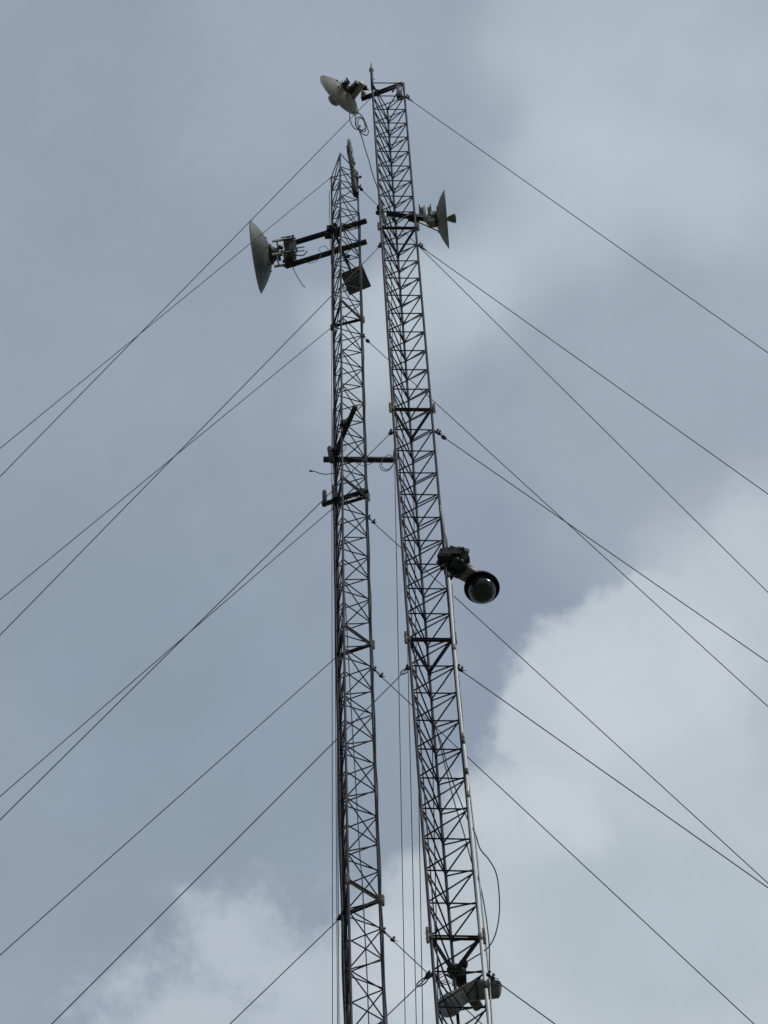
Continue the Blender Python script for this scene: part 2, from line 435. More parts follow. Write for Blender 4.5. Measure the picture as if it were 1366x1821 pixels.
AL = (((0.13, 19.942, 57.201), (-19.559, 18.605, 0.0)), ((0.147, 19.878, 51.201), (-19.58, 18.947, 0.0)), ((0.17, 19.867, 45.201), (-19.559, 18.614, 0.0)), ((0.205, 19.892, 39.201), (-19.595, 19.282, 0.0)), ((0.255, 19.934, 33.201), (-19.576, 18.874, 0.0)))
BL = (((-0.573, 22.521, 60.724), (-18.735, 14.169, 0.0)), ((-0.601, 22.522, 54.724), (-18.89, 14.524, 0.0)), ((-0.625, 22.523, 48.724), (-19.495, 16.142, 0.0)), ((-0.635, 22.522, 44.524), (-19.756, 17.008, 0.0)), ((-0.634, 22.514, 38.524), (-20.286, 19.561, 0.0)))
AC = (((0.34, 20.359, 57.201), (-1.033, 39.965, 0.0)), ((0.355, 20.296, 51.201), (-0.84, 39.978, 0.0)), ((0.377, 20.286, 45.201), (-1.009, 39.967, 0.0)), ((0.409, 20.311, 39.201), (-0.791, 39.981, 0.0)))
BC = (((-0.573, 22.521, 60.724), (-2.038, 42.278, 0.0)), ((-0.604, 22.523, 54.124), (-1.845, 42.292, 0.0)), ((-0.625, 22.523, 48.724), (-1.828, 42.294, 0.0)))
for i, (s, e) in enumerate(AR):
    guy(s, e, ORD[i] + ' guy wire running down right from the taller mast', 'guy wires right of the taller mast', (0.07, 0.14) if i != 2 else (0.10, 0.16), (0.16, 0.28) if i in (0, 1) else None, 0.30 if i == 2 else None)
for i, (s, e) in enumerate(BR):
    guy(s, e, ORD[i] + ' guy wire running right from the slimmer mast, behind the taller', 'guy wires right of the slimmer mast', ((0.08,), (0.06,), (0.06, 0.22), (0.08, 0.27), (0.05, 0.26))[i], None, (0.17, 0.24, None, None, None)[i])
for i, (s, e) in enumerate(AL):
    guy(s, e, ORD[i] + ' guy wire running down left from the taller mast', 'guy wires left of the taller mast', ((0.05,), (0.06, 0.10), (0.10,), (0.08,), (0.08, 0.12))[i], (None, None, None, (0.10, 0.22), (0.14, 0.30))[i], (None, None, 0.10, None, None)[i])
for i, (s, e) in enumerate(BL):
    guy(s, e, ORD[i] + ' guy wire running down left from the slimmer mast', 'guy wires left of the slimmer mast', () if i != 4 else (0.06, 0.12))
for i, (s, e) in enumerate(AC):
    guy(s, e, ['topmost', 'second from the top', 'second from the bottom', 'lowest'][i] + ' near-vertical back guy wire of the taller mast', 'back guy wires of the taller mast', r=0.0055)
for i, (s, e) in enumerate(BC):
    guy(s, e, ['topmost', 'middle', 'lowest'][i] + ' near-vertical back guy wire of the slimmer mast', 'back guy wires of the slimmer mast', r=0.0055)

# ------------------------------------------------------------------ dishes
def dish_profile(D, depth, n=14):
    return [(D/2*math.sqrt(i/n), -depth*(1 - i/n)) for i in range(n+1)]
def reflector(T, c, ax, D, depth, m):
    """shell with thickness and a rolled rim; ax is the way it faces, c the centre of its rim"""
    b = MB(); th = 0.012
    outer = dish_profile(D, depth); inner = [(r*0.985, t + th) for r, t in dish_profile(D, depth)]
    prof = outer + [(D/2 + 0.008, 0.004), (D/2 + 0.004, 0.014)] + inner[::-1]
    b.lathe(prof, c, ax, 48)
    o = b.build('reflector', m, T)
    r = MB(); hh = Z if abs(ax.z) < 0.9 else X; a = hh.cross(ax).normalized(); bb = ax.cross(a)
    r.tube([c + ax*0.006 + (a*math.cos(t*2*PI/48) + bb*math.sin(t*2*PI/48))*(D/2 + 0.006) for t in range(49)], 0.0075, 6, False)
    r.build('rim', M_RIM, T)
    bo = MB()
    for k in range(6):          # bolt heads round the back of the hub
        t = k*PI/3 + 0.3; p = c - ax*(depth*0.80) + (a*math.cos(t) + bb*math.sin(t))*(D*0.235)
        bo.lathe([(0.0, -0.012), (0.012, -0.012), (0.012, 0.012), (0.0, 0.012)], p, ax, 6)
    bo.build('bolt', M_RADIO, T)
    return o

# left dish on the slimmer mast
ZD = 58.055
p1 = Vector((-1.811, 22.182, 58.055)); p2 = Vector((-1.686, 23.283, 58.055))
c = (p1+p2)/2; ch = (p2-p1).normalized(); ax = Z.cross(ch).normalized(); ax = ax if ax.x < 0 else -ax
ax = (ax + Z*0.01).normalized()
T = thing('dish_antenna', 'largest dish, dark grey-green, facing left at the end of two long arms', 'dish antenna', c - ax*0.28, 'dish antennas on the masts')
D1 = (p2-p1).length
reflector(T, c, ax, D1, 0.235, M_DISHF)
hb = MB(); hb.lathe([(0.16, -0.225), (0.165, -0.24), (0.12, -0.262), (0.11, -0.29), (0.0, -0.292)], c, ax, 24); hb.build('hub', M_RADIO, T)
fd = MB(); fd.lathe([(0.03, -0.2), (0.03, -0.09), (0.05, -0.08), (0.055, -0.03), (0.03, -0.02), (0.0, -0.02)], c, ax, 16); fd.build('feed', M_GREYP, T)
sidev = ax.cross(Z).normalized()
for zz in (-0.26, 0.27):                          # two U-shaped brackets behind the dish
    br = MB()
    for sy in (-0.10, 0.10):
        br.bar(c - ax*0.26 + Z*zz + sidev*sy, c - ax*0.62 + Z*zz + sidev*sy, 0.022, 0.05)
    br.bar(c - ax*0.33 + Z*zz - sidev*0.10, c - ax*0.33 + Z*zz + sidev*0.10, 0.022, 0.05)
    br.bar(c - ax*0.60 + Z*zz - sidev*0.10, c - ax*0.60 + Z*zz + sidev*0.10, 0.022, 0.05)
    br.build('mount_bracket', M_GALV, T)
mb = MB()
for sy in (-0.06, 0.05):
    mb.tube([c - ax*0.30 + Z*0.02 + sidev*sy, c - ax*0.40 + Z*0.02 + sidev*sy], 0.012, 8)
mb.box(c - ax*0.31, ax, sidev, Z, 0.03, 0.07, 0.07); mb.build('waveguide_flange', M_RADIO, T)
vp = c - ax*0.50
rb = MB(); rb.tube([vp + Z*0.48, vp - Z*0.42], 0.055, 14); rb.build('mounting_pole', M_PIPE, T)
rd = MB(); rd.box(vp - ax*0.06 + Z*0.02, ax, sidev, Z, 0.045, 0.085, 0.17)
for dz in (-0.04, 0.10): rd.tube([vp - ax*0.09 + Z*dz, vp - ax*0.24 + Z*dz], 0.009, 6)
rd.build('radio_unit', M_RADIO, T)
ub = MB()
for dz in (-0.30, -0.2, 0.22, 0.34):
    ub.box(vp + Z*dz, ax, sidev, Z, 0.075, 0.075, 0.018)
ub.build('pole_clamp', M_GREYP, T)
hwk = MB(); rnd = random.Random(12)
for zz in (-0.30, -0.22, 0.23, 0.33):
    for sy in (-0.115, 0.115):
        hwk.tube([vp + Z*zz + sidev*sy - ax*0.10, vp + Z*zz + sidev*sy + ax*0.10], 0.010, 6)
        hwk.lathe([(0.0, -0.012), (0.02, -0.012), (0.02, 0.012), (0.0, 0.012)], vp + Z*zz + sidev*sy - ax*0.08, ax, 6)
for i in range(6):
    hwk.box(c - ax*rnd.uniform(0.31, 0.42) + Z*rnd.uniform(-0.22, 0.24) + sidev*rnd.uniform(-0.1, 0.1), (1, rnd.uniform(-.5, .5), rnd.uniform(-.4, .4)), Y, Z, 0.018, 0.02, 0.022)
hwk.build('u_bolt', M_RADIO, T)
jw = MB()
jw.tube(smooth_path([c - ax*0.31 + Z*0.06, c - ax*0.36 + Z*0.10 - sidev*0.05, c - ax*0.40 + Z*0.02 - sidev*0.06, c - ax*0.36 - Z*0.06, c - ax*0.42 - Z*0.10 - sidev*0.04, vp - Z*0.05 - sidev*0.06]), 0.009, 6)
jw.tube(smooth_path([vp - Z*0.30 - sidev*0.08, vp - Z*0.40 - ax*0.08 - sidev*0.1, vp - Z*0.38 - ax*0.2 - sidev*0.06, vp - Z*0.2 - ax*0.24, vp - ax*0.28 - Z*0.08]), 0.010, 6)
jw.build('jumper_cable', M_CABLE, T)
# the two long arms
zu, zl = 58.446, 57.664
def pipe(name, label, cat, p, q, r, m, n=14, group=None):
    p = Vector(p); q = Vector(q); d = (q-p).normalized()
    b = MB().tube([p, p + d*0.002, q - d*0.002, q], [r*0.96, r, r, r*0.96], n)
    o = b.top(name, m, p); return tag(o, label, cat, group)
pipe('mounting_arm', 'upper of the two long dark pipes carrying the largest dish', 'support arm', (-1.322, 22.735, 58.446), (-0.052, 22.391, 58.446), 0.043, M_PIPE, group='long pipe arms of the slimmer mast')
pipe('mounting_arm', 'lower of the two long dark pipes carrying the largest dish', 'support arm', (-1.305, 22.756, 57.664), (-0.067, 22.418, 57.664), 0.043, M_PIPE, group='long pipe arms of the slimmer mast')

# taped clump where the upper arm meets the mast
def clump(T, c, n, rx, ry, rz, name, m, seed=1):
    rnd = random.Random(seed); b = MB()
    for i in range(n):
        o = Vector((rnd.uniform(-rx, rx), rnd.uniform(-ry, ry), rnd.uniform(-rz, rz)))
        d = Vector((rnd.uniform(-1, 1), rnd.uniform(-1, 1), rnd.uniform(-.6, .6))).normalized()
        s = rnd.uniform(0.025, 0.05)
        b.lathe([(0.0, -s), (s*0.75, -s*0.8), (s, 0), (s*0.8, s*0.7), (0.0, s)], Vector(c) + o, d, 9)
    return b.build(name, m, T)
uc = Vector((-0.59, 22.528, 58.446))
T = thing('arm_clamp', 'black taped clamp lump where the upper long arm crosses the slimmer mast', 'clamp', uc)
cl = MB(); cl.box(uc, X, Y, Z, 0.075, 0.07, 0.07); cl.box(uc + Vector((-0.06, 0.02, -0.10)), X, Y, Z, 0.05, 0.05, 0.05)
cl.tube([uc + Vector((-0.12, 0, -0.12)), uc + Vector((-0.03, 0, -0.12))], 0.015, 8)
cl.build('clamp_block', M_PIPE, T); clump(T, uc + Vector((0.02, -0.03, -0.02)), 12, 0.09, 0.08, 0.10, 'tape_wrap', M_TAPE, 3)

# flat square panel behind the slimmer mast, on an arm running back from the clamp
YP = (-0.345, 23.142, 58.446)
pc = Vector((-0.26, 23.242, 58.173))
vc = (pc - Vector((0, 0, 1.6))).normalized()
T = thing('flat_panel', 'dark square flat panel hung behind the slimmer mast below its long arms', 'panel', pc)
e1 = Vector((-0.033, 23.242, 57.837)) - Vector((-0.163, 23.242, 58.748))
e1 = (e1 - vc*e1.dot(vc)); hs = e1.length/2; e1.normalize(); e2 = vc.cross(e1).normalized()
pb = MB(); hs = hs*0.98
pb.box(pc, e1, e2, vc, hs, hs, 0.008); pb.build('plate', M_PANEL, T, True)
pf = MB()
for s in (-1, 1):
    pf.box(pc + e1*hs*s*0.96 + vc*0.018, e1, e2, vc, hs*0.04, hs, 0.010)
    pf.box(pc + e2*hs*s*0.96 + vc*0.018, e1, e2, vc, hs*0.92, hs*0.04, 0.010)
pf.build('frame', M_PIPE, T, True)
a0 = Vector((-0.534, 22.596, 58.446)); a1 = Vector((-0.33, 23.199, 58.446))
pa = MB(); pa.tube([a0, a1], 0.021, 10); pa.tube([a1, pc + vc*0.02], 0.018, 8); pa.box(a0*0.4+a1*0.6 + X*0.05, X, Y, Z, 0.03, 0.02, 0.03); pa.build('arm', M_PIPE, T)

# right dish on the taller mast
zA = 52.701
p1 = Vector((1.026, 19.763, 52.701)); p2 = Vector((1.055, 20.553, 52.701))
c = (p1+p2)/2; ch = (p2-p1).normalized(); ax = Z.cross(ch).normalized(); ax = ax if ax.x > 0 else -ax
D2 = (p2-p1).length
T = thing('dish_antenna', 'beige-grey dish facing right beside the taller mast with its feed sticking out', 'dish antenna', c - ax*0.2, 'dish antennas on the masts')
reflector(T, c, ax, D2, 0.135, M_DISHR)
hb = MB(); hb.lathe([(0.10, -0.125), (0.10, -0.15), (0.06, -0.16), (0.055, -0.2), (0.0, -0.2)], c, ax, 20); hb.build('hub', M_RADIO, T)
fd = MB(); fd.lathe([(0.02, -0.1), (0.026, 0.02), (0.040, 0.045), (0.066, 0.115), (0.063, 0.135), (0.02, 0.14), (0.0, 0.14)], c, ax, 18); fd.build('feed', M_DISHR, T)
rad = MB(); rad.box(c - ax*0.165 + Z*0.12, ax, ax.cross(Z), Z, 0.045, 0.06, 0.07, 0); rad.box(c - ax*0.20 - Z*0.10, ax, ax.cross(Z), Z, 0.05, 0.05, 0.05); rad.build('radio_unit', M_GREYP, T)
vpp = Vector((0.766, 20.137, 52.701))
wb = MB(); wb.box(c - ax*0.22, ax, ax.cross(Z), Z, 0.05, 0.05, 0.035); wb.tube([vpp + Z*0.05, c - ax*0.2], 0.02, 8); wb.build('mount_bracket', M_WHITE, T)
st = MB(); st.tube([Vector((0.637, 20.152, 52.651)), Vector((0.939, 20.328, 52.681))], 0.0085, 8); st.build('stay_rod', M_PIPE, T)
A0, A1 = Vector((0.166, 20.019, 52.701)), Vector((0.815, 20.156, 52.701))
d = (A1-A0).normalized()
T = thing('mounting_arm', 'dark pipe across the taller mast holding the right-facing dish', 'support arm', A0)
b = MB(); b.tube([A0, A1], 0.036, 14); b.build('pipe', M_PIPE, T)
b = MB(); b.tube([A0 + Vector((0.03, -0.06, 0.02)), A0 + Vector((0.03, -0.06, -0.50))], 0.034, 14); b.build('end_pipe', M_GALV, T)
b = MB(); b.tube([vpp - Z*0.06, vpp + Z*0.42], 0.036, 14); b.lathe([(0.036, 0.42), (0.03, 0.44), (0.0, 0.45)], vpp, Z, 14); b.build('upright_pipe', M_GALV, T)
b = MB()
for s in (-1, 1):
    for zz in (0.14, 0.30):
        b.bar(vpp + X*0.062*s + Z*(zz-0.10), vpp + X*0.062*s + Z*(zz+0.09), 0.05, 0.03, (0, 1, 0))
    b.tube([vpp + X*0.072*s + Z*0.38 - Y*0.01, vpp + X*0.078*s + Z*0.50 - Y*0.01], 0.010, 6)
    b.bar(vpp + X*0.03*s + Z*0.32 + Y*0.045, vpp + X*0.085*s + Z*0.32 + Y*0.045, 0.04, 0.22)
b.bar(vpp - X*0.06 + Y*0.05 + Z*0.2, vpp + X*0.06 + Y*0.05 + Z*0.2, 0.03, 0.24)
b.build('pole_clamp', M_TAPE, T)
clump(T, A0 + Vector((0.0, -0.02, 0.0)), 7, 0.05, 0.05, 0.05, 'clamp', M_PIPE, 11)
b = MB()
b.box(A0 + d*0.42, d, d.cross(Z), Z, 0.05, 0.05, 0.055); b.box(A0 + d*0.48 - Z*0.03, d, d.cross(Z), Z, 0.04, 0.05, 0.05)
b.build('leg_clamp', M_PIPE, T)

# top dish on the taller mast
zT = 57.83
p1 = Vector((-0.623, 19.847, 57.83)); p2 = Vector((-0.098, 20.404, 57.83))
c = (p1+p2)/2; ch = (p2-p1).normalized(); ax = Z.cross(ch).normalized(); ax = ax if ax.x < 0 else -ax
D3 = (p2-p1).length
ax = (ax + Z*0.035).normalized()
T = thing('dish_antenna', 'pale grey-green dish tilted across the sky at the very top of the taller mast', 'dish antenna', c - ax*0.25, 'dish antennas on the masts')
reflector(T, c, ax, D3, 0.15, M_DISH)
sv = ax.cross(Z).normalized()
fd = MB(); fd.lathe([(0.03, -0.12), (0.035, 0.0), (0.08, 0.03), (0.10, 0.08), (0.095, 0.15), (0.05, 0.175), (0.0, 0.175)], c, ax, 20); fd.build('feed', M_DISH, T)
hb = MB(); hb.lathe([(0.10, -0.135), (0.10, -0.16), (0.05, -0.18), (0.0, -0.18)], c, ax, 20)
for s in (-1, 1):
    hb.box(c - ax*0.19 + sv*0.05*s, ax, sv, Z, 0.05, 0.02, 0.06)
    hb.tube([c - ax*0.2 + sv*0.08*s + Z*0.05, c - ax*0.2 + sv*0.08*s - Z*0.06], 0.012, 6)
hb.tube([c - ax*0.16 - sv*0.10, c - ax*0.24 - sv*0.02], 0.015, 6); hb.build('hub', M_RADIO, T)
hw = MB(); rnd = random.Random(5)
for i in range(9):
    o = c - ax*rnd.uniform(0.15, 0.26) + sv*rnd.uniform(-0.10, 0.10) + Z*rnd.uniform(-0.05, 0.08)
    hw.box(o, (rnd.uniform(-1, 1), rnd.uniform(-1, 1), 0.3), (0.3, 1, 0), Z, 0.012, 0.02, 0.018)
hw.build('mount_hardware', M_STUB, T)
q0 = Vector((-0.032, 20.151, 57.83))
rad = MB(); rc = Vector((-0.091, 20.088, 57.91))
rdir = (Vector((-0.027, 19.985, 57.91)) - Vector((-0.161, 20.155, 57.91))).normalized()
rad.box(rc, rdir, rdir.cross(Z), Z, 0.135, 0.045, 0.05); rad.build('radio_unit', M_GALV, T, True)
r2 = MB(); r2.box(rc + rdir.cross(Z)*0.075 - Z*0.02, rdir, rdir.cross(Z), Z, 0.10, 0.03, 0.06); r2.box(Vector((0.019, 20.074, 57.93)), X, Y, Z, 0.035, 0.03, 0.03)
r2.tube([Vector((0.027, 20.075, 57.93)), Vector((0.076, 20.104, 57.93))], 0.010, 6); r2.build('pole_clamp', M_RADIO, T)
bk = MB(); bk.tube([c - ax*0.17, rc], 0.025, 8); bk.build('mount_bracket', M_GREYP, T)
A0, A1 = Vector((-0.039, 20.208, 57.83)), Vector((0.572, 20.001, 57.83))
d = (A1-A0).normalized()
T = thing('mounting_arm', 'dark pipe lying across the top of the taller mast with pale upright ends', 'support arm', A0)
b = MB(); b.tube([A0, A1], 0.038, 14); b.build('pipe', M_PIPE, T)
b = MB(); b.tube([A0 + d*0.035 - Z*0.02 - Y*0.03, A0 + d*0.035 + Z*0.34 - Y*0.03], 0.038, 14); b.build('upright_pipe', M_GALV, T)
rp = Vector((0.523, 20.029, 57.755))
b = MB(); b.tube([rp + Z*0.10, rp - Z*0.36], 0.042, 14); b.build('end_pipe', M_GALV, T)
b = MB(); b.tube([rp - Z*0.35, rp - Z*0.45], [0.047, 0.044], 14); b.build('end_cap', M_TAPE, T)
b = MB(); b.box(A0 + d*0.25 + Z*0.07, X, Y, Z, 0.022, 0.022, 0.05); b.tube([rp + Vector((0.06, 0, 0.0)), rp + Vector((0.065, 0, -0.2))], 0.012, 6)
b.tube([rp + Vector((-0.07, 0, -0.06)), rp + Vector((-0.10, 0, -0.18))], 0.012, 6); b.build('pole_clamp', M_PIPE, T)

# lightning rod at the top left corner of the taller mast
l0 = Vector((0.129, 19.947, 57.531))
lt = Vector((0.129, 19.952, 58.394))
T = thing('lightning_rod', 'thin upright rod with pale cap and needle tip at the top of the taller mast', 'lightning rod', l0)
dl = (lt-l0).normalized()
b = MB(); b.tube([l0 - dl*0.05, lt], 0.023, 10); b.tube([l0 + dl*0.42 + X*0.02, l0 + dl*0.43 + X*0.045], 0.006, 6); b.build('pole', M_LEG, T)
b = MB(); b.lathe([(0.022, -0.06), (0.036, -0.045), (0.038, 0.0), (0.03, 0.03), (0.012, 0.05), (0.0, 0.05)], lt, dl, 14); b.build('cap', M_GREYP, T)
b = MB(); b.tube([lt + dl*0.04, lt + dl*0.12, lt + dl*0.36], [0.008, 0.012, 0.002], 8); b.build('needle', M_LEG, T)

# taped aerial pole on the slimmer mast's top right corner
t0 = Vector((-0.201, 22.419, 59.63)); t1 = Vector((-0.272, 22.419, 61.908))
T = thing('aerial_pole', 'crooked brown taped aerial pole with pale tip at the top of the slimmer mast', 'aerial', t0)
dv = (t1-t0); dn = dv.normalized()
def tp(t, dx=0.0): return t0 + dv*t + X*dx
b = MB(); b.tube([tp(0.0, 0.0), tp(0.18, -0.004), tp(0.4, 0.004), tp(0.6, -0.006), tp(0.8, -0.016), tp(1.0, 0.0)], [0.044, 0.046, 0.042, 0.036, 0.037, 0.034], 12); b.build('pole', M_POLE, T)
b = MB(); b.lathe([(0.030, -0.02), (0.031, 0.1), (0.026, 0.2), (0.012, 0.26), (0.0, 0.265)], t1 - dn*0.05, dn, 14); b.build('tip', M_WHITE, T)
for i, (ta, tb, r, dx) in enumerate(((0.79, 0.95, 0.046, -0.012), (0.58, 0.66, 0.042, 0.012), (0.66, 0.74, 0.036, 0.006), (0.38, 0.44, 0.042, 0.016), (0.30, 0.34, 0.05, 0.02), (0.02, 0.08, 0.042, 0.01), (0.14, 0.2, 0.040, -0.016))):
    b = MB(); b.tube([tp(ta, dx), tp(ta+0.01, dx), tp((ta+tb)/2, dx+0.006), tp(tb-0.01, dx), tp(tb, dx)], [r*0.7, r, r*1.06, r*0.95, r*0.7], 9); b.build('tape_wrap', M_TAPE, T)
b = MB(); b.tube([tp(0.30, 0.02), tp(0.30, 0.02) + Vector((0.08, -0.02, 0.03))], 0.014, 6); b.lathe([(0.0, -0.025), (0.025, 0), (0.0, 0.025)], tp(0.30, 0.02) + Vector((0.085, -0.02, 0.035)), Z, 8); b.build('bracket', M_TAPE, T)

# ------------------------------------------------------------------ fittings half way down the slimmer mast
zB = 50.007
b0, b1 = Vector((-0.775, 22.445, 50.007)), Vector((0.198, 22.501, 50.007))
T = thing('mounting_arm', 'level dark bar through the slimmer mast reaching right towards the taller mast', 'support arm', b0)
b = MB(); b.tube([b0, b1], 0.041, 14); b.build('pipe', M_PIPE, T)
e = b1 - X*0.015
b = MB(); b.tube([e - Z*0.05, e + Z*0.12, e + Z*0.34], [0.034, 0.03, 0.014], 12); b.build('upright_pipe', M_STUB, T)
s0 = b0 + Vector((0.085, -0.07, 0))
b = MB(); b.tube([s0 + Vector((0, 0, 0.22)), s0 + Vector((0.005, 0, 0.20)), s0 + Vector((0.03, 0, -0.22)), s0 + Vector((0.03, 0, -0.24))], [0.022, 0.035, 0.035, 0.02], 12); b.build('stub_pipe', M_STUB, T)
b = MB(); b.box(s0 + Vector((0.05, 0.03, 0.03)), X, Y, Z, 0.05, 0.05, 0.06); b.box(s0 + Vector((0.06, 0.03, -0.06)), X, Y, Z, 0.04, 0.04, 0.04); b.build('clamp', M_PIPE, T)
a0, a1 = Vector((-0.615, 22.398, 50.057)), Vector((-0.309, 21.707, 50.057))
T = thing('mounting_arm', 'slanted dark pipe jutting forward out of the slimmer mast above the level bar', 'support arm', a0)
b = MB(); b.tube([a0, a1], 0.034, 14); b.build('pipe', M_PIPE, T)
clump(T, a0 + (a1-a0)*0.10, 8, 0.05, 0.06, 0.09, 'tape_wrap', M_TAPE, 21)
b = MB(); mm = a0*0.38 + a1*0.62; b.box(mm - X*0.045, X, Y, Z, 0.03, 0.04, 0.05); b.box(mm - X*0.08 + Z*0.03, X, Y, Z, 0.02, 0.03, 0.04); b.build('clamp', M_PIPE, T)
# lower short arm with its upright stub
zc = 48.847
c0, c1 = Vector((-0.804, 22.558, 48.847)), Vector((-0.192, 22.379, 48.847))
T = thing('mounting_arm', 'short slanting dark pipe at the splice with a capsule-like stub at its left end', 'support arm', c0)
dd = (c1-c0).normalized()
b = MB(); b.tube([c0, c1], 0.034, 14); b.build('pipe', M_PIPE, T)
sp = c0 + dd*0.035
b = MB(); b.tube([sp - Z*0.03, sp + Z*0.36, sp + Z*0.385, sp + Z*0.395], [0.030, 0.030, 0.024, 0.012], 14); b.build('stub_pipe', M_STUB, T)
b = MB(); k = c0 + dd*0.20; b.box(k - Y*0.02, X, Y, Z, 0.05, 0.05, 0.05); b.box(c0 + dd*0.56 - Z*0.02, X, Y, Z, 0.04, 0.04, 0.05); b.build('clamp', M_PIPE, T)
b = MB(); b.bar(c0 + dd*0.50 + Z*0.15, c0 + dd*0.56 - Z*0.1, 0.035, 0.02); b.build('brace_plate', M_PIPE, T)

# ------------------------------------------------------------------ dome camera on the taller mast
zD = 41.653
h0, h1 = Vector((0.707, 19.916, 41.653)), Vector((1.055, 20.238, 41.653))
dh = (h1-h0).normalized(); sh = dh.cross(Z).normalized()
T = thing('dome_camera', 'black smoked dome camera hanging under a round hood from a boxy arm', 'dome camera', h0)
ln = (h1-h0).length
arm = MB()
arm.loft([(h0 + dh*0.0 + Z*0.02, sh, Z, 0.105, 0.085), (h0 + dh*0.18 + Z*0.04, sh, Z, 0.104, 0.08)], 20, 5); arm.build('arm_base', M_TAPE, T)
arm = MB()
arm.loft([(h0 + dh*0.175 + Z*0.04, sh, Z, 0.098, 0.074), (h0 + dh*(ln-0.12) + Z*0.10, sh, Z, 0.094, 0.055), (h0 + dh*(ln+0.02) + Z*0.11, sh, Z, 0.088, 0.045)], 20, 5); arm.build('arm', M_ARM, T)
hc = h1.copy()
hood = MB(); hood.lathe([(0.0, 0.10), (0.10, 0.10), (0.172, 0.07), (0.197, 0.0), (0.202, -0.03), (0.195, -0.03), (0.190, 0.0), (0.155, 0.01), (0.0, 0.012)], hc, Z, 48); hood.build('hood', M_HOOD, T)
bub = MB(); bub.lathe([(0.156, 0.005), (0.156, -0.085)] + [(0.156*math.cos(t*PI/20), -0.085 - 0.156*math.sin(t*PI/20)) for t in range(1, 11)], hc, Z, 40); bub.build('dome', M_DOME, T)
rg = MB(); rg.lathe([(0.153, 0.0), (0.160, -0.004), (0.160, -0.018), (0.153, -0.020)], hc, Z, 40); rg.build('trim_ring', M_RADIO, T)
tb_ = MB(); rnd = random.Random(4)
base = Vector((0.71, 19.878, 41.703))
# taped bundle above the arm and at the mast leg
for i in range(11):
    o = base + Vector((-0.05 + 0.022*i, rnd.uniform(-0.03, 0.05), rnd.uniform(-0.03, 0.10)))
    d1 = Vector((1, rnd.uniform(-0.5, 0.5), rnd.uniform(-0.45, 0.25))).normalized(); d2 = d1.cross(Vector((rnd.uniform(-.4, .4), rnd.uniform(-.4, .4), 1))).normalized()
    tb_.box(o, d1, d2, d1.cross(d2), rnd.uniform(0.04, 0.075), rnd.uniform(0.04, 0.07), rnd.uniform(0.03, 0.06))
tb_.build('junction_box', M_RADIO, T)
wr = MB()
for i in range(7):
    a = base + Vector((-0.08, rnd.uniform(-0.10, -0.05), rnd.uniform(-0.06, 0.10))); e_ = a + Vector((rnd.uniform(0.16, 0.27), rnd.uniform(0.0, 0.08), rnd.uniform(-0.06, 0.05)))
    wr.bar(a, e_, 0.008, 0.026, (0, -0.5, 1))
wr.build('sheet_wrap', M_FILM, T)
clump(T, Vector((0.712, 19.952, 41.653)), 26, 0.12, 0.09, 0.10, 'tape_wrap', M_TAPE, 31)
b = MB(); nk = Vector((0.696, 20.003, 41.603))
b.tube([nk + Z*0.08, nk + Z*0.0, nk - Z*0.10, nk - Z*0.17], [0.06, 0.058, 0.046, 0.028], 12)
for i in range(3): b.tube([nk - Z*(0.0+0.05*i) , nk - Z*(0.02+0.05*i)], 0.062 - 0.008*i, 12)
b.tube([nk + Vector((0.075, 0, -0.0)), nk + Vector((0.085, 0, -0.14))], 0.008, 5); b.build('cable_gland', M_TAPE, T)
b = MB(); b.bar(base + Vector((0.0, -0.05, 0.13)), base + Vector((0.16, 0.0, 0.10)), 0.09, 0.02); b.build('cover_plate', M_GREYP, T)
rc0 = Vector((0.647, 19.904, 43.041))
b = MB(); b.tube([rc0 + Vector((0.012, -0.03, 0)), Vector((0.694, 19.859, 41.765))], 0.016, 8); b.build('cable_sleeve', M_GALV, T)

# ------------------------------------------------------------------ camera housing at the foot of the picture
YH = 20.134
HP = (((0.874, 20.244, 33.322), 0.0561), ((0.857, 20.244, 33.326), 0.0842), ((0.794, 20.244, 33.335), 0.0951), ((0.674, 20.244, 33.34), 0.0998), ((0.597, 20.244, 33.308), 0.0904), ((0.519, 20.244, 33.25), 0.0811), ((0.464, 20.244, 33.192), 0.0873), ((0.417, 20.244, 33.135), 0.1029), ((0.381, 20.244, 33.088), 0.1092), ((0.359, 20.244, 33.068), 0.1029))
T = thing('camera_housing', 'long pale grey weathered housing slung diagonally inside the foot of the taller mast', 'camera', HP[3][0])
secs = []
for i, (p, r) in enumerate(HP):
    p = Vector(p); q = Vector(HP[min(i+1, len(HP)-1)][0]); o = Vector(HP[max(i-1, 0)][0]); d = (q-o).normalized()
    v = (p - Vector((0, 0, 1.6))).normalized(); a = d.cross(v).normalized(); bb = a.cross(d).normalized()
    secs.append((p, a, bb, r, r*0.85))
b = MB(); b.loft(secs, 24, 2.9); b.build('housing', M_WHITE, T)
p, a, bb, r, _ = secs[-1]; d = (Vector(HP[-1][0]) - Vector(HP[-2][0])).normalized()
b = MB(); b.loft([(p, a, bb, r*0.97, r*0.85), (p + d*0.02 , a, bb, r*0.95, r*0.82), (p + d*0.05, a, bb, r*0.8, r*0.6)], 24, 3.0); b.build('front_window', M_LENS, T)
for f in (3.4, 5.0, 7.3):
    i = int(f); t = f-i; p = secs[i][0]*(1-t) + secs[i+1][0]*t; r = secs[i][3]*(1-t) + secs[i+1][3]*t; a, bb = secs[i][1], secs[i][2]; d = a.cross(bb)
    b = MB(); b.loft([(p - d*0.010, a, bb, r*1.03, r*0.88), (p + d*0.010, a, bb, r*1.03, r*0.88)], 24, 2.9); b.build('strap', M_STUB, T)
zH = 33.853
m0, m1 = Vector((0.445, 20.357, 33.853)), Vector((0.671, 20.773, 33.853))
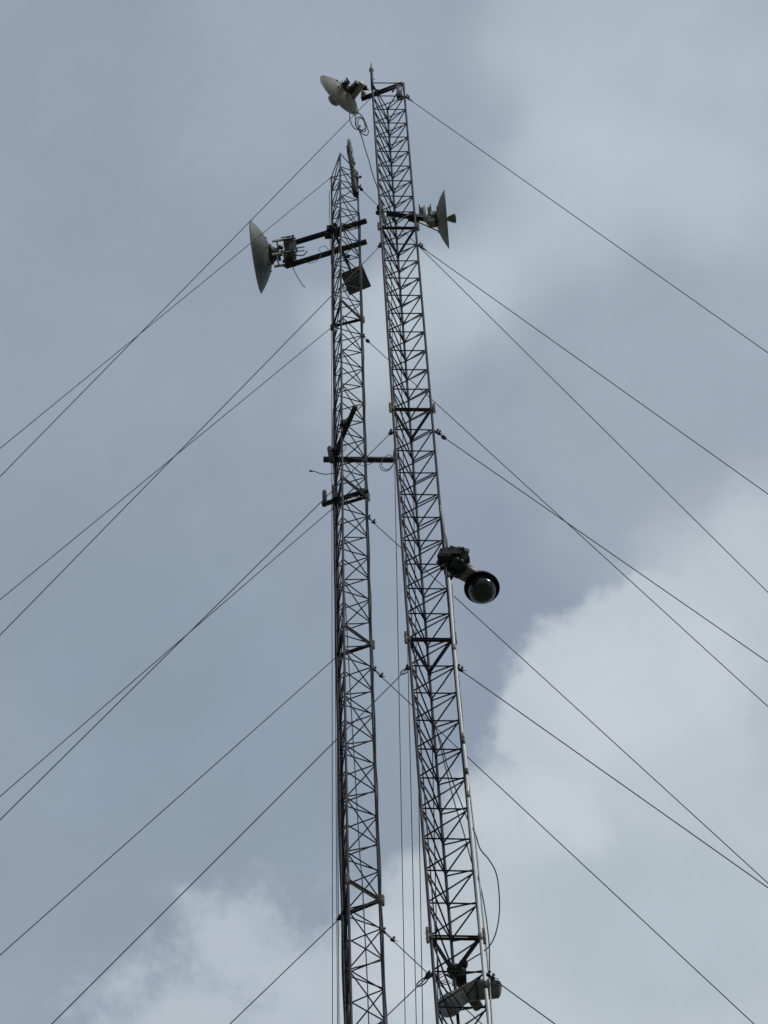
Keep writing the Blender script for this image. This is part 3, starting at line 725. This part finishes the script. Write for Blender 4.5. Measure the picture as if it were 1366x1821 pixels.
b = MB(); b.tube([m0, m1], 0.05, 16); b.build('mounting_pole', M_STUB, T)
b = MB(); mc = m0*0.72 + m1*0.28; b.box(mc - Y*0.08, X, Y, Z, 0.06, 0.06, 0.05); b.box(m0 + Vector((0.06, 0, 0.03)), X, Y, Z, 0.05, 0.05, 0.03); b.build('pole_clamp', M_PIPE, T)
clump(T, m0 + Vector((0.05, 0.0, 0.0)), 12, 0.09, 0.06, 0.06, 'tape_wrap', M_TAPE, 41)
b = MB(); rnd = random.Random(9)
for i in range(7):
    o = m0*0.55 + m1*0.45 + Vector((rnd.uniform(-0.13, 0.10), -0.10, rnd.uniform(-0.03, 0.07)))
    b.bar(o, o + Vector((rnd.uniform(-0.10, 0.10), rnd.uniform(-0.03, 0.03), rnd.uniform(-0.12, 0.12))), 0.012, 0.02)
b.build('bracket_arm', M_PIPE, T)
b = MB()
for i in range(3):
    o = Vector(HP[7-i][0])*0.5 + m0*0.5 + Vector((-0.05*i, -0.05, 0))
    b.tube(smooth_path([o, o + Vector((-0.08, -0.02, -0.06)), o + Vector((-0.12, -0.02, 0.05)), o + Vector((-0.03, -0.01, 0.14))]), 0.0045, 5)
b.build('loose_wire', M_CABLE, T)
b = MB(); kp = Vector((0.8, 20.094, 33.276)); b.lathe([(0.0, -0.03), (0.018, -0.02), (0.02, 0.02), (0.0, 0.03)], kp, Z, 8)
b.tube(smooth_path(((0.783, 20.044, 33.189), (0.856, 20.044, 33.146), (0.857, 20.044, 33.11), (0.813, 20.044, 33.138), (0.779, 20.044, 33.171), (0.805, 20.044, 33.09), (0.856, 20.044, 33.08))), 0.0045, 6); b.build('cable_knot', M_CABLE, T)
b = MB(); b.tube(smooth_path(((0.67, 20.074, 32.922), (0.673, 20.074, 32.838), (0.692, 20.074, 32.772), (0.714, 20.074, 32.823), (0.724, 20.074, 32.905))), 0.004, 6); b.build('cable_loop', M_CABLE, T)

# ------------------------------------------------------------------ conduit and loose cables
CP = ((0.679, 19.866, 41.26), (0.681, 19.868, 40.944), (0.683, 19.869, 40.673), (0.681, 19.873, 39.943), (0.683, 19.878, 39.109), (0.687, 19.883, 38.426), (0.696, 19.888, 37.584), (0.707, 19.893, 36.978), (0.703, 19.899, 36.101), (0.709, 19.904, 35.448), (0.716, 19.909, 34.763), (0.719, 19.913, 34.2), (0.721, 19.919, 33.504), (0.724, 19.923, 32.974), (0.731, 19.926, 32.531), (0.732, 19.93, 31.997))
T = thing('conduit_pipe', 'white plastic conduit running down the right leg of the taller mast', 'conduit', CP[-1])
b = MB(); b.tube(smooth_path(CP, 3), 0.0150, 12); b.build('pipe', M_PVC, T)
P = smooth_path(CP, 6)
for py in (41.238, 39.515, 37.603, 37.462, 36.795, 36.379, 33.762, 32.875):
    i = min(range(len(P)-1), key=lambda k: abs(P[k].z - py)); d = (P[i+1]-P[i]).normalized()
    b = MB(); b.tube([P[i] - d*0.06, P[i] + d*0.06], 0.0185, 12); b.build('coupling', M_GREYP if random.random() < 0.5 else M_RADIO, T)
b = MB(); b.tube(smooth_path(((0.714, 19.951, 41.176), (0.71, 19.957, 40.234), (0.701, 19.962, 39.329), (0.715, 19.967, 38.456), (0.717, 19.975, 37.323), (0.73, 19.982, 36.355), (0.743, 19.988, 35.588), (0.749, 19.993, 34.952), (0.757, 20.0, 34.032), (0.766, 20.006, 33.151), (0.756, 20.014, 32.124)), 3), 0.008, 8); b.build('side_tube', M_GALV, T)

def cable(pts, r, label, group=None, m=None, sub=6, name='cable', cat='cable'):
    o = MB().tube(smooth_path(pts, sub), r, 7).top(name, m or M_CABLE, pts[0]); return tag(o, label, cat, group)
z7 = None
cable(((-0.151, 19.864, 56.395), (-0.151, 19.864, 56.254), (-0.139, 19.864, 56.128), (-0.137, 19.864, 55.91), (-0.129, 19.864, 55.724), (-0.088, 19.864, 55.581), (-0.026, 19.864, 55.496), (0.002, 19.864, 55.583), (0.0, 19.864, 55.799), (-0.029, 19.864, 55.988), (-0.069, 19.864, 56.112), (-0.112, 19.864, 56.099), (-0.138, 19.864, 55.972), (-0.137, 19.864, 55.756), (-0.103, 19.864, 55.629), (-0.099, 19.864, 55.591), (-0.077, 19.864, 55.425), (-0.049, 19.864, 55.168), (-0.026, 19.864, 54.869), (0.004, 19.864, 54.548), (0.034, 19.864, 54.231), (0.063, 19.864, 53.829), (0.096, 19.864, 53.519), (0.123, 19.882, 53.324), (0.146, 19.879, 52.948), (0.172, 19.915, 52.402)),
      0.0078, 'black cable drooping from the topmost dish down to the taller mast, with slack loops')
cable(((-0.086, 19.834, 55.606), (-0.07, 19.834, 55.65), (-0.085, 19.834, 55.683), (-0.095, 19.834, 55.607), (-0.073, 19.834, 55.421), (-0.038, 19.834, 55.309), (0.014, 19.834, 55.272), (0.04, 19.834, 55.405), (0.025, 19.834, 55.591), (-0.003, 19.834, 55.84), (-0.027, 19.834, 55.999), (-0.078, 19.834, 56.177), (-0.13, 19.834, 56.247), (-0.195, 19.834, 56.249), (-0.219, 19.834, 56.15), (-0.218, 19.834, 55.963), (-0.191, 19.834, 55.713), (-0.151, 19.834, 55.56), (-0.088, 19.834, 55.514), (-0.035, 19.834, 55.492), (-0.004, 19.834, 55.594), (-0.014, 19.834, 55.811), (-0.038, 19.834, 55.969), (-0.075, 19.834, 55.981), (-0.101, 19.834, 55.901), (-0.106, 19.834, 55.701), (-0.087, 19.834, 55.575)),
      0.0080, 'black cable coiled into hanging oval loops below the topmost dish')
cable(((0.407, 20.246, 38.727), (0.423, 20.247, 38.567), (0.464, 20.25, 38.14), (0.496, 20.253, 37.705), (0.526, 20.255, 37.405), (0.543, 20.256, 37.178), (0.581, 20.259, 36.784), (0.635, 20.065, 35.942), (0.677, 19.99, 35.343), (0.698, 19.991, 35.167), (0.724, 20.022, 35.077), (0.748, 20.023, 34.897), (0.771, 20.025, 34.606), (0.788, 20.028, 34.188), (0.793, 20.031, 33.779), (0.786, 20.033, 33.563), (0.776, 20.035, 33.322), (0.758, 20.037, 33.055), (0.749, 20.038, 32.913)),
      0.0062, 'black cable slanting across the taller mast, then hanging beside the conduit to the housing')
cable(((0.416, 20.207, 38.605), (0.437, 20.208, 38.336), (0.488, 20.211, 37.995), (0.516, 20.213, 37.633), (0.559, 20.215, 37.332), (0.586, 20.217, 37.123), (0.651, 20.22, 36.708), (0.686, 19.965, 35.994), (0.699, 19.926, 35.837), (0.726, 19.966, 35.837), (0.752, 19.987, 35.727), (0.782, 19.989, 35.481), (0.856, 19.99, 35.273), (0.909, 19.992, 35.063), (0.928, 19.993, 34.831), (0.925, 19.996, 34.461), (0.902, 19.999, 34.163), (0.855, 20.001, 33.888), (0.791, 20.002, 33.702), (0.728, 20.003, 33.609), (0.643, 20.102, 33.677), (0.558, 20.202, 33.744), (0.492, 20.282, 33.768)),
      0.0066, 'black cable bulging out in one wide loop right of the white conduit')
# cables of the slimmer mast
cable(((-0.542, 22.208, 46.501), (-0.542, 22.227, 45.989), (-0.521, 22.245, 44.951), (-0.504, 22.262, 43.665), (-0.485, 22.277, 42.167), (-0.468, 22.294, 41.139), (-0.444, 22.309, 39.413), (-0.428, 22.327, 38.965), (-0.419, 22.344, 38.063), (-0.408, 22.36, 36.975), (-0.406, 22.376, 36.136), (-0.4, 22.393, 35.553)), 0.0065, 'single dark cable slanting down inside the lower half of the slimmer mast')
LB = ((-0.576, 22.521, 60.124), (-0.581, 22.521, 58.924), (-0.587, 22.522, 57.724), (-0.593, 22.522, 56.524), (-0.598, 22.522, 55.324), (-0.604, 22.523, 54.124), (-0.609, 22.523, 52.924), (-0.614, 22.523, 51.724), (-0.619, 22.523, 50.524), (-0.623, 22.524, 49.324), (-0.627, 22.523, 48.124), (-0.63, 22.523, 46.924), (-0.633, 22.523, 45.724), (-0.635, 22.522, 44.524), (-0.637, 22.521, 43.324), (-0.637, 22.52, 42.124), (-0.637, 22.518, 40.924), (-0.636, 22.516, 39.724), (-0.634, 22.514, 38.524), (-0.631, 22.511, 37.324), (-0.627, 22.508, 36.124), (-0.621, 22.504, 34.924), (-0.615, 22.5, 33.724), (-0.607, 22.495, 32.524), (-0.598, 22.49, 31.324))
def along(leg, dx, dy, seed, lo, hi, amp=0.006):
    rnd = random.Random(seed); o = []
    for i, p in enumerate(leg):
        if lo <= i <= hi: o.append(Vector(p) + Vector((dx + rnd.uniform(-amp, amp), dy + rnd.uniform(-amp, amp), 0)))
    return o
LR = ((-0.164, 22.459, 60.124), (-0.167, 22.457, 59.524), (-0.171, 22.454, 58.924), (-0.174, 22.452, 58.324), (-0.177, 22.449, 57.724), (-0.18, 22.447, 57.124), (-0.184, 22.445, 56.524), (-0.187, 22.442, 55.924), (-0.19, 22.44, 55.324), (-0.194, 22.437, 54.724), (-0.197, 22.435, 54.124), (-0.2, 22.433, 53.524), (-0.203, 22.43, 52.924), (-0.207, 22.428, 52.324), (-0.21, 22.425, 51.724), (-0.213, 22.423, 51.124), (-0.216, 22.42, 50.524), (-0.218, 22.418, 49.924), (-0.221, 22.415, 49.324), (-0.224, 22.413, 48.724), (-0.227, 22.41, 48.124), (-0.229, 22.408, 47.524), (-0.231, 22.405, 46.924), (-0.234, 22.402, 46.324), (-0.236, 22.399, 45.724), (-0.238, 22.397, 45.124), (-0.239, 22.394, 44.524), (-0.241, 22.391, 43.924), (-0.242, 22.388, 43.324), (-0.244, 22.385, 42.724), (-0.245, 22.382, 42.124), (-0.246, 22.378, 41.524), (-0.246, 22.375, 40.924), (-0.247, 22.372, 40.324), (-0.247, 22.368, 39.724), (-0.247, 22.365, 39.124), (-0.247, 22.361, 38.524), (-0.247, 22.357, 37.924), (-0.246, 22.353, 37.324), (-0.245, 22.349, 36.724), (-0.244, 22.345, 36.124), (-0.242, 22.341, 35.524), (-0.24, 22.337, 34.924), (-0.238, 22.332, 34.324), (-0.236, 22.328, 33.724), (-0.233, 22.323, 33.124), (-0.23, 22.318, 32.524), (-0.227, 22.313, 31.924), (-0.223, 22.308, 31.324))
cable(along(LB, -0.030, -0.02, 1, 9, 24), 0.010, 'outermost of the thick cables bundled on the left leg of the slimmer mast', 'cables tied along the legs', sub=3)
cable(along(LB, -0.018, -0.04, 2, 7, 24), 0.009, 'thick black cable bundled just inside the outermost one on the slimmer mast', 'cables tied along the legs', sub=3)
cable(along(LB, 0.020, -0.03, 3, 1, 24), 0.008, 'black cable tied along the inner side of the left leg of the slimmer mast', 'cables tied along the legs', sub=3)
cable([Vector(p) + Vector((0.020 + 0.005*math.sin(i*2.4), -0.014 + 0.006*math.cos(i*2.4), 0)) for i, p in enumerate(LR) if i > 1], 0.0075, 'wavy cable tied along the right leg of the slimmer mast', 'cables tied along the legs', sub=4, m=M_RADIO)
cable(((0.171, 19.932, 52.03), (0.175, 19.923, 50.399), (0.186, 19.918, 48.862), (0.189, 19.916, 47.411), (0.197, 19.916, 45.953), (0.211, 19.919, 44.261), (0.219, 19.924, 42.749), (0.235, 19.931, 41.188), (0.249, 19.939, 39.89), (0.26, 19.951, 37.981), (0.272, 19.963, 36.253), (0.285, 19.974, 34.754), (0.295, 19.981, 33.892), (0.303, 19.988, 32.875), (0.312, 19.995, 31.95)), 0.0075, 'dark cable strapped beside the left leg of the taller mast', 'cables tied along the legs', sub=3, m=M_RADIO)
cable(((-0.609, 22.572, 60.25), (-0.617, 22.571, 59.958), (-0.612, 22.571, 59.618), (-0.621, 22.57, 59.283), (-0.615, 22.569, 58.809), (-0.623, 22.568, 58.342), (-0.614, 22.567, 57.88), (-0.612, 22.566, 57.2)), 0.005, 'thin cable hooked beside the top left corner of the slimmer mast')
cable(((-1.138, 22.634, 57.614), (-1.168, 22.724, 57.614), (-1.196, 22.778, 57.614), (-1.178, 22.6, 57.154), (-1.145, 22.6, 56.972), (-1.103, 22.6, 56.768), (-1.045, 22.6, 56.52), (-1.008, 22.6, 56.417)), 0.0062, 'loose cable end dangling below the bracket of the largest dish')
cable(((-1.012, 22.486, 57.211), (-0.979, 22.486, 57.139), (-0.929, 22.486, 57.088), (-0.87, 22.486, 57.102), (-0.793, 22.486, 57.227), (-0.758, 22.487, 57.426), (-0.791, 22.487, 57.634), (-0.748, 22.487, 57.72), (-0.697, 22.487, 57.736), (-0.663, 22.487, 57.641), (-0.638, 22.487, 57.592)), 0.0045, 'small cable arch rising from the lower long arm')
o = cable(((-0.59, 22.353, 49.305), (-0.637, 22.354, 49.363), (-0.724, 22.354, 49.347), (-0.808, 22.354, 49.372), (-0.883, 22.354, 49.444), (-0.94, 22.354, 49.468)), 0.006, 'thin whip-like cable end sticking out left of the slimmer mast')
b = MB(); b.lathe([(0.0, -0.03), (0.012, -0.02), (0.012, 0.02), (0.0, 0.03)], (-0.938, 22.354, 49.468), X, 8); bo = b.build('plug', M_CABLE, o)
bo.parent = o; bo.location = (0, 0, 0)
cable(((-0.013, 22.424, 49.796), (-0.025, 22.424, 49.673), (0.001, 22.424, 49.546), (0.056, 22.424, 49.505), (0.117, 22.424, 49.568), (0.157, 22.424, 49.723), (0.16, 22.424, 49.847), (0.14, 22.425, 49.957), (0.104, 22.425, 50.014), (0.058, 22.425, 49.966), (0.011, 22.424, 49.864), (-0.003, 22.424, 49.723), (0.02, 22.424, 49.597), (0.071, 22.424, 49.547), (0.126, 22.424, 49.638), (0.174, 22.424, 49.774)), 0.0055, 'small coil of black cable hanging at the right end of the level bar')
cable(((-0.349, 22.424, 49.852), (-0.32, 22.424, 49.795), (-0.254, 22.424, 49.708), (-0.186, 22.424, 49.727), (-0.133, 22.424, 49.774), (-0.087, 22.424, 49.822)), 0.005, 'short slack cable sagging under the level bar at the slimmer mast')
cable(((-0.532, 22.405, 50.098), (-0.486, 22.405, 50.183), (-0.466, 22.405, 50.289), (-0.48, 22.405, 50.381), (-0.507, 22.405, 50.33)), 0.0045, 'tiny cable loop above the level bar on the slimmer mast')
cable(((-0.415, 22.469, 58.481), (-0.394, 22.468, 58.106), (-0.339, 22.467, 57.777), (-0.273, 22.467, 57.586), (-0.199, 22.467, 57.44), (-0.168, 22.467, 57.3)), 0.007, 'curved black cable below the upper long arm inside the slimmer mast')
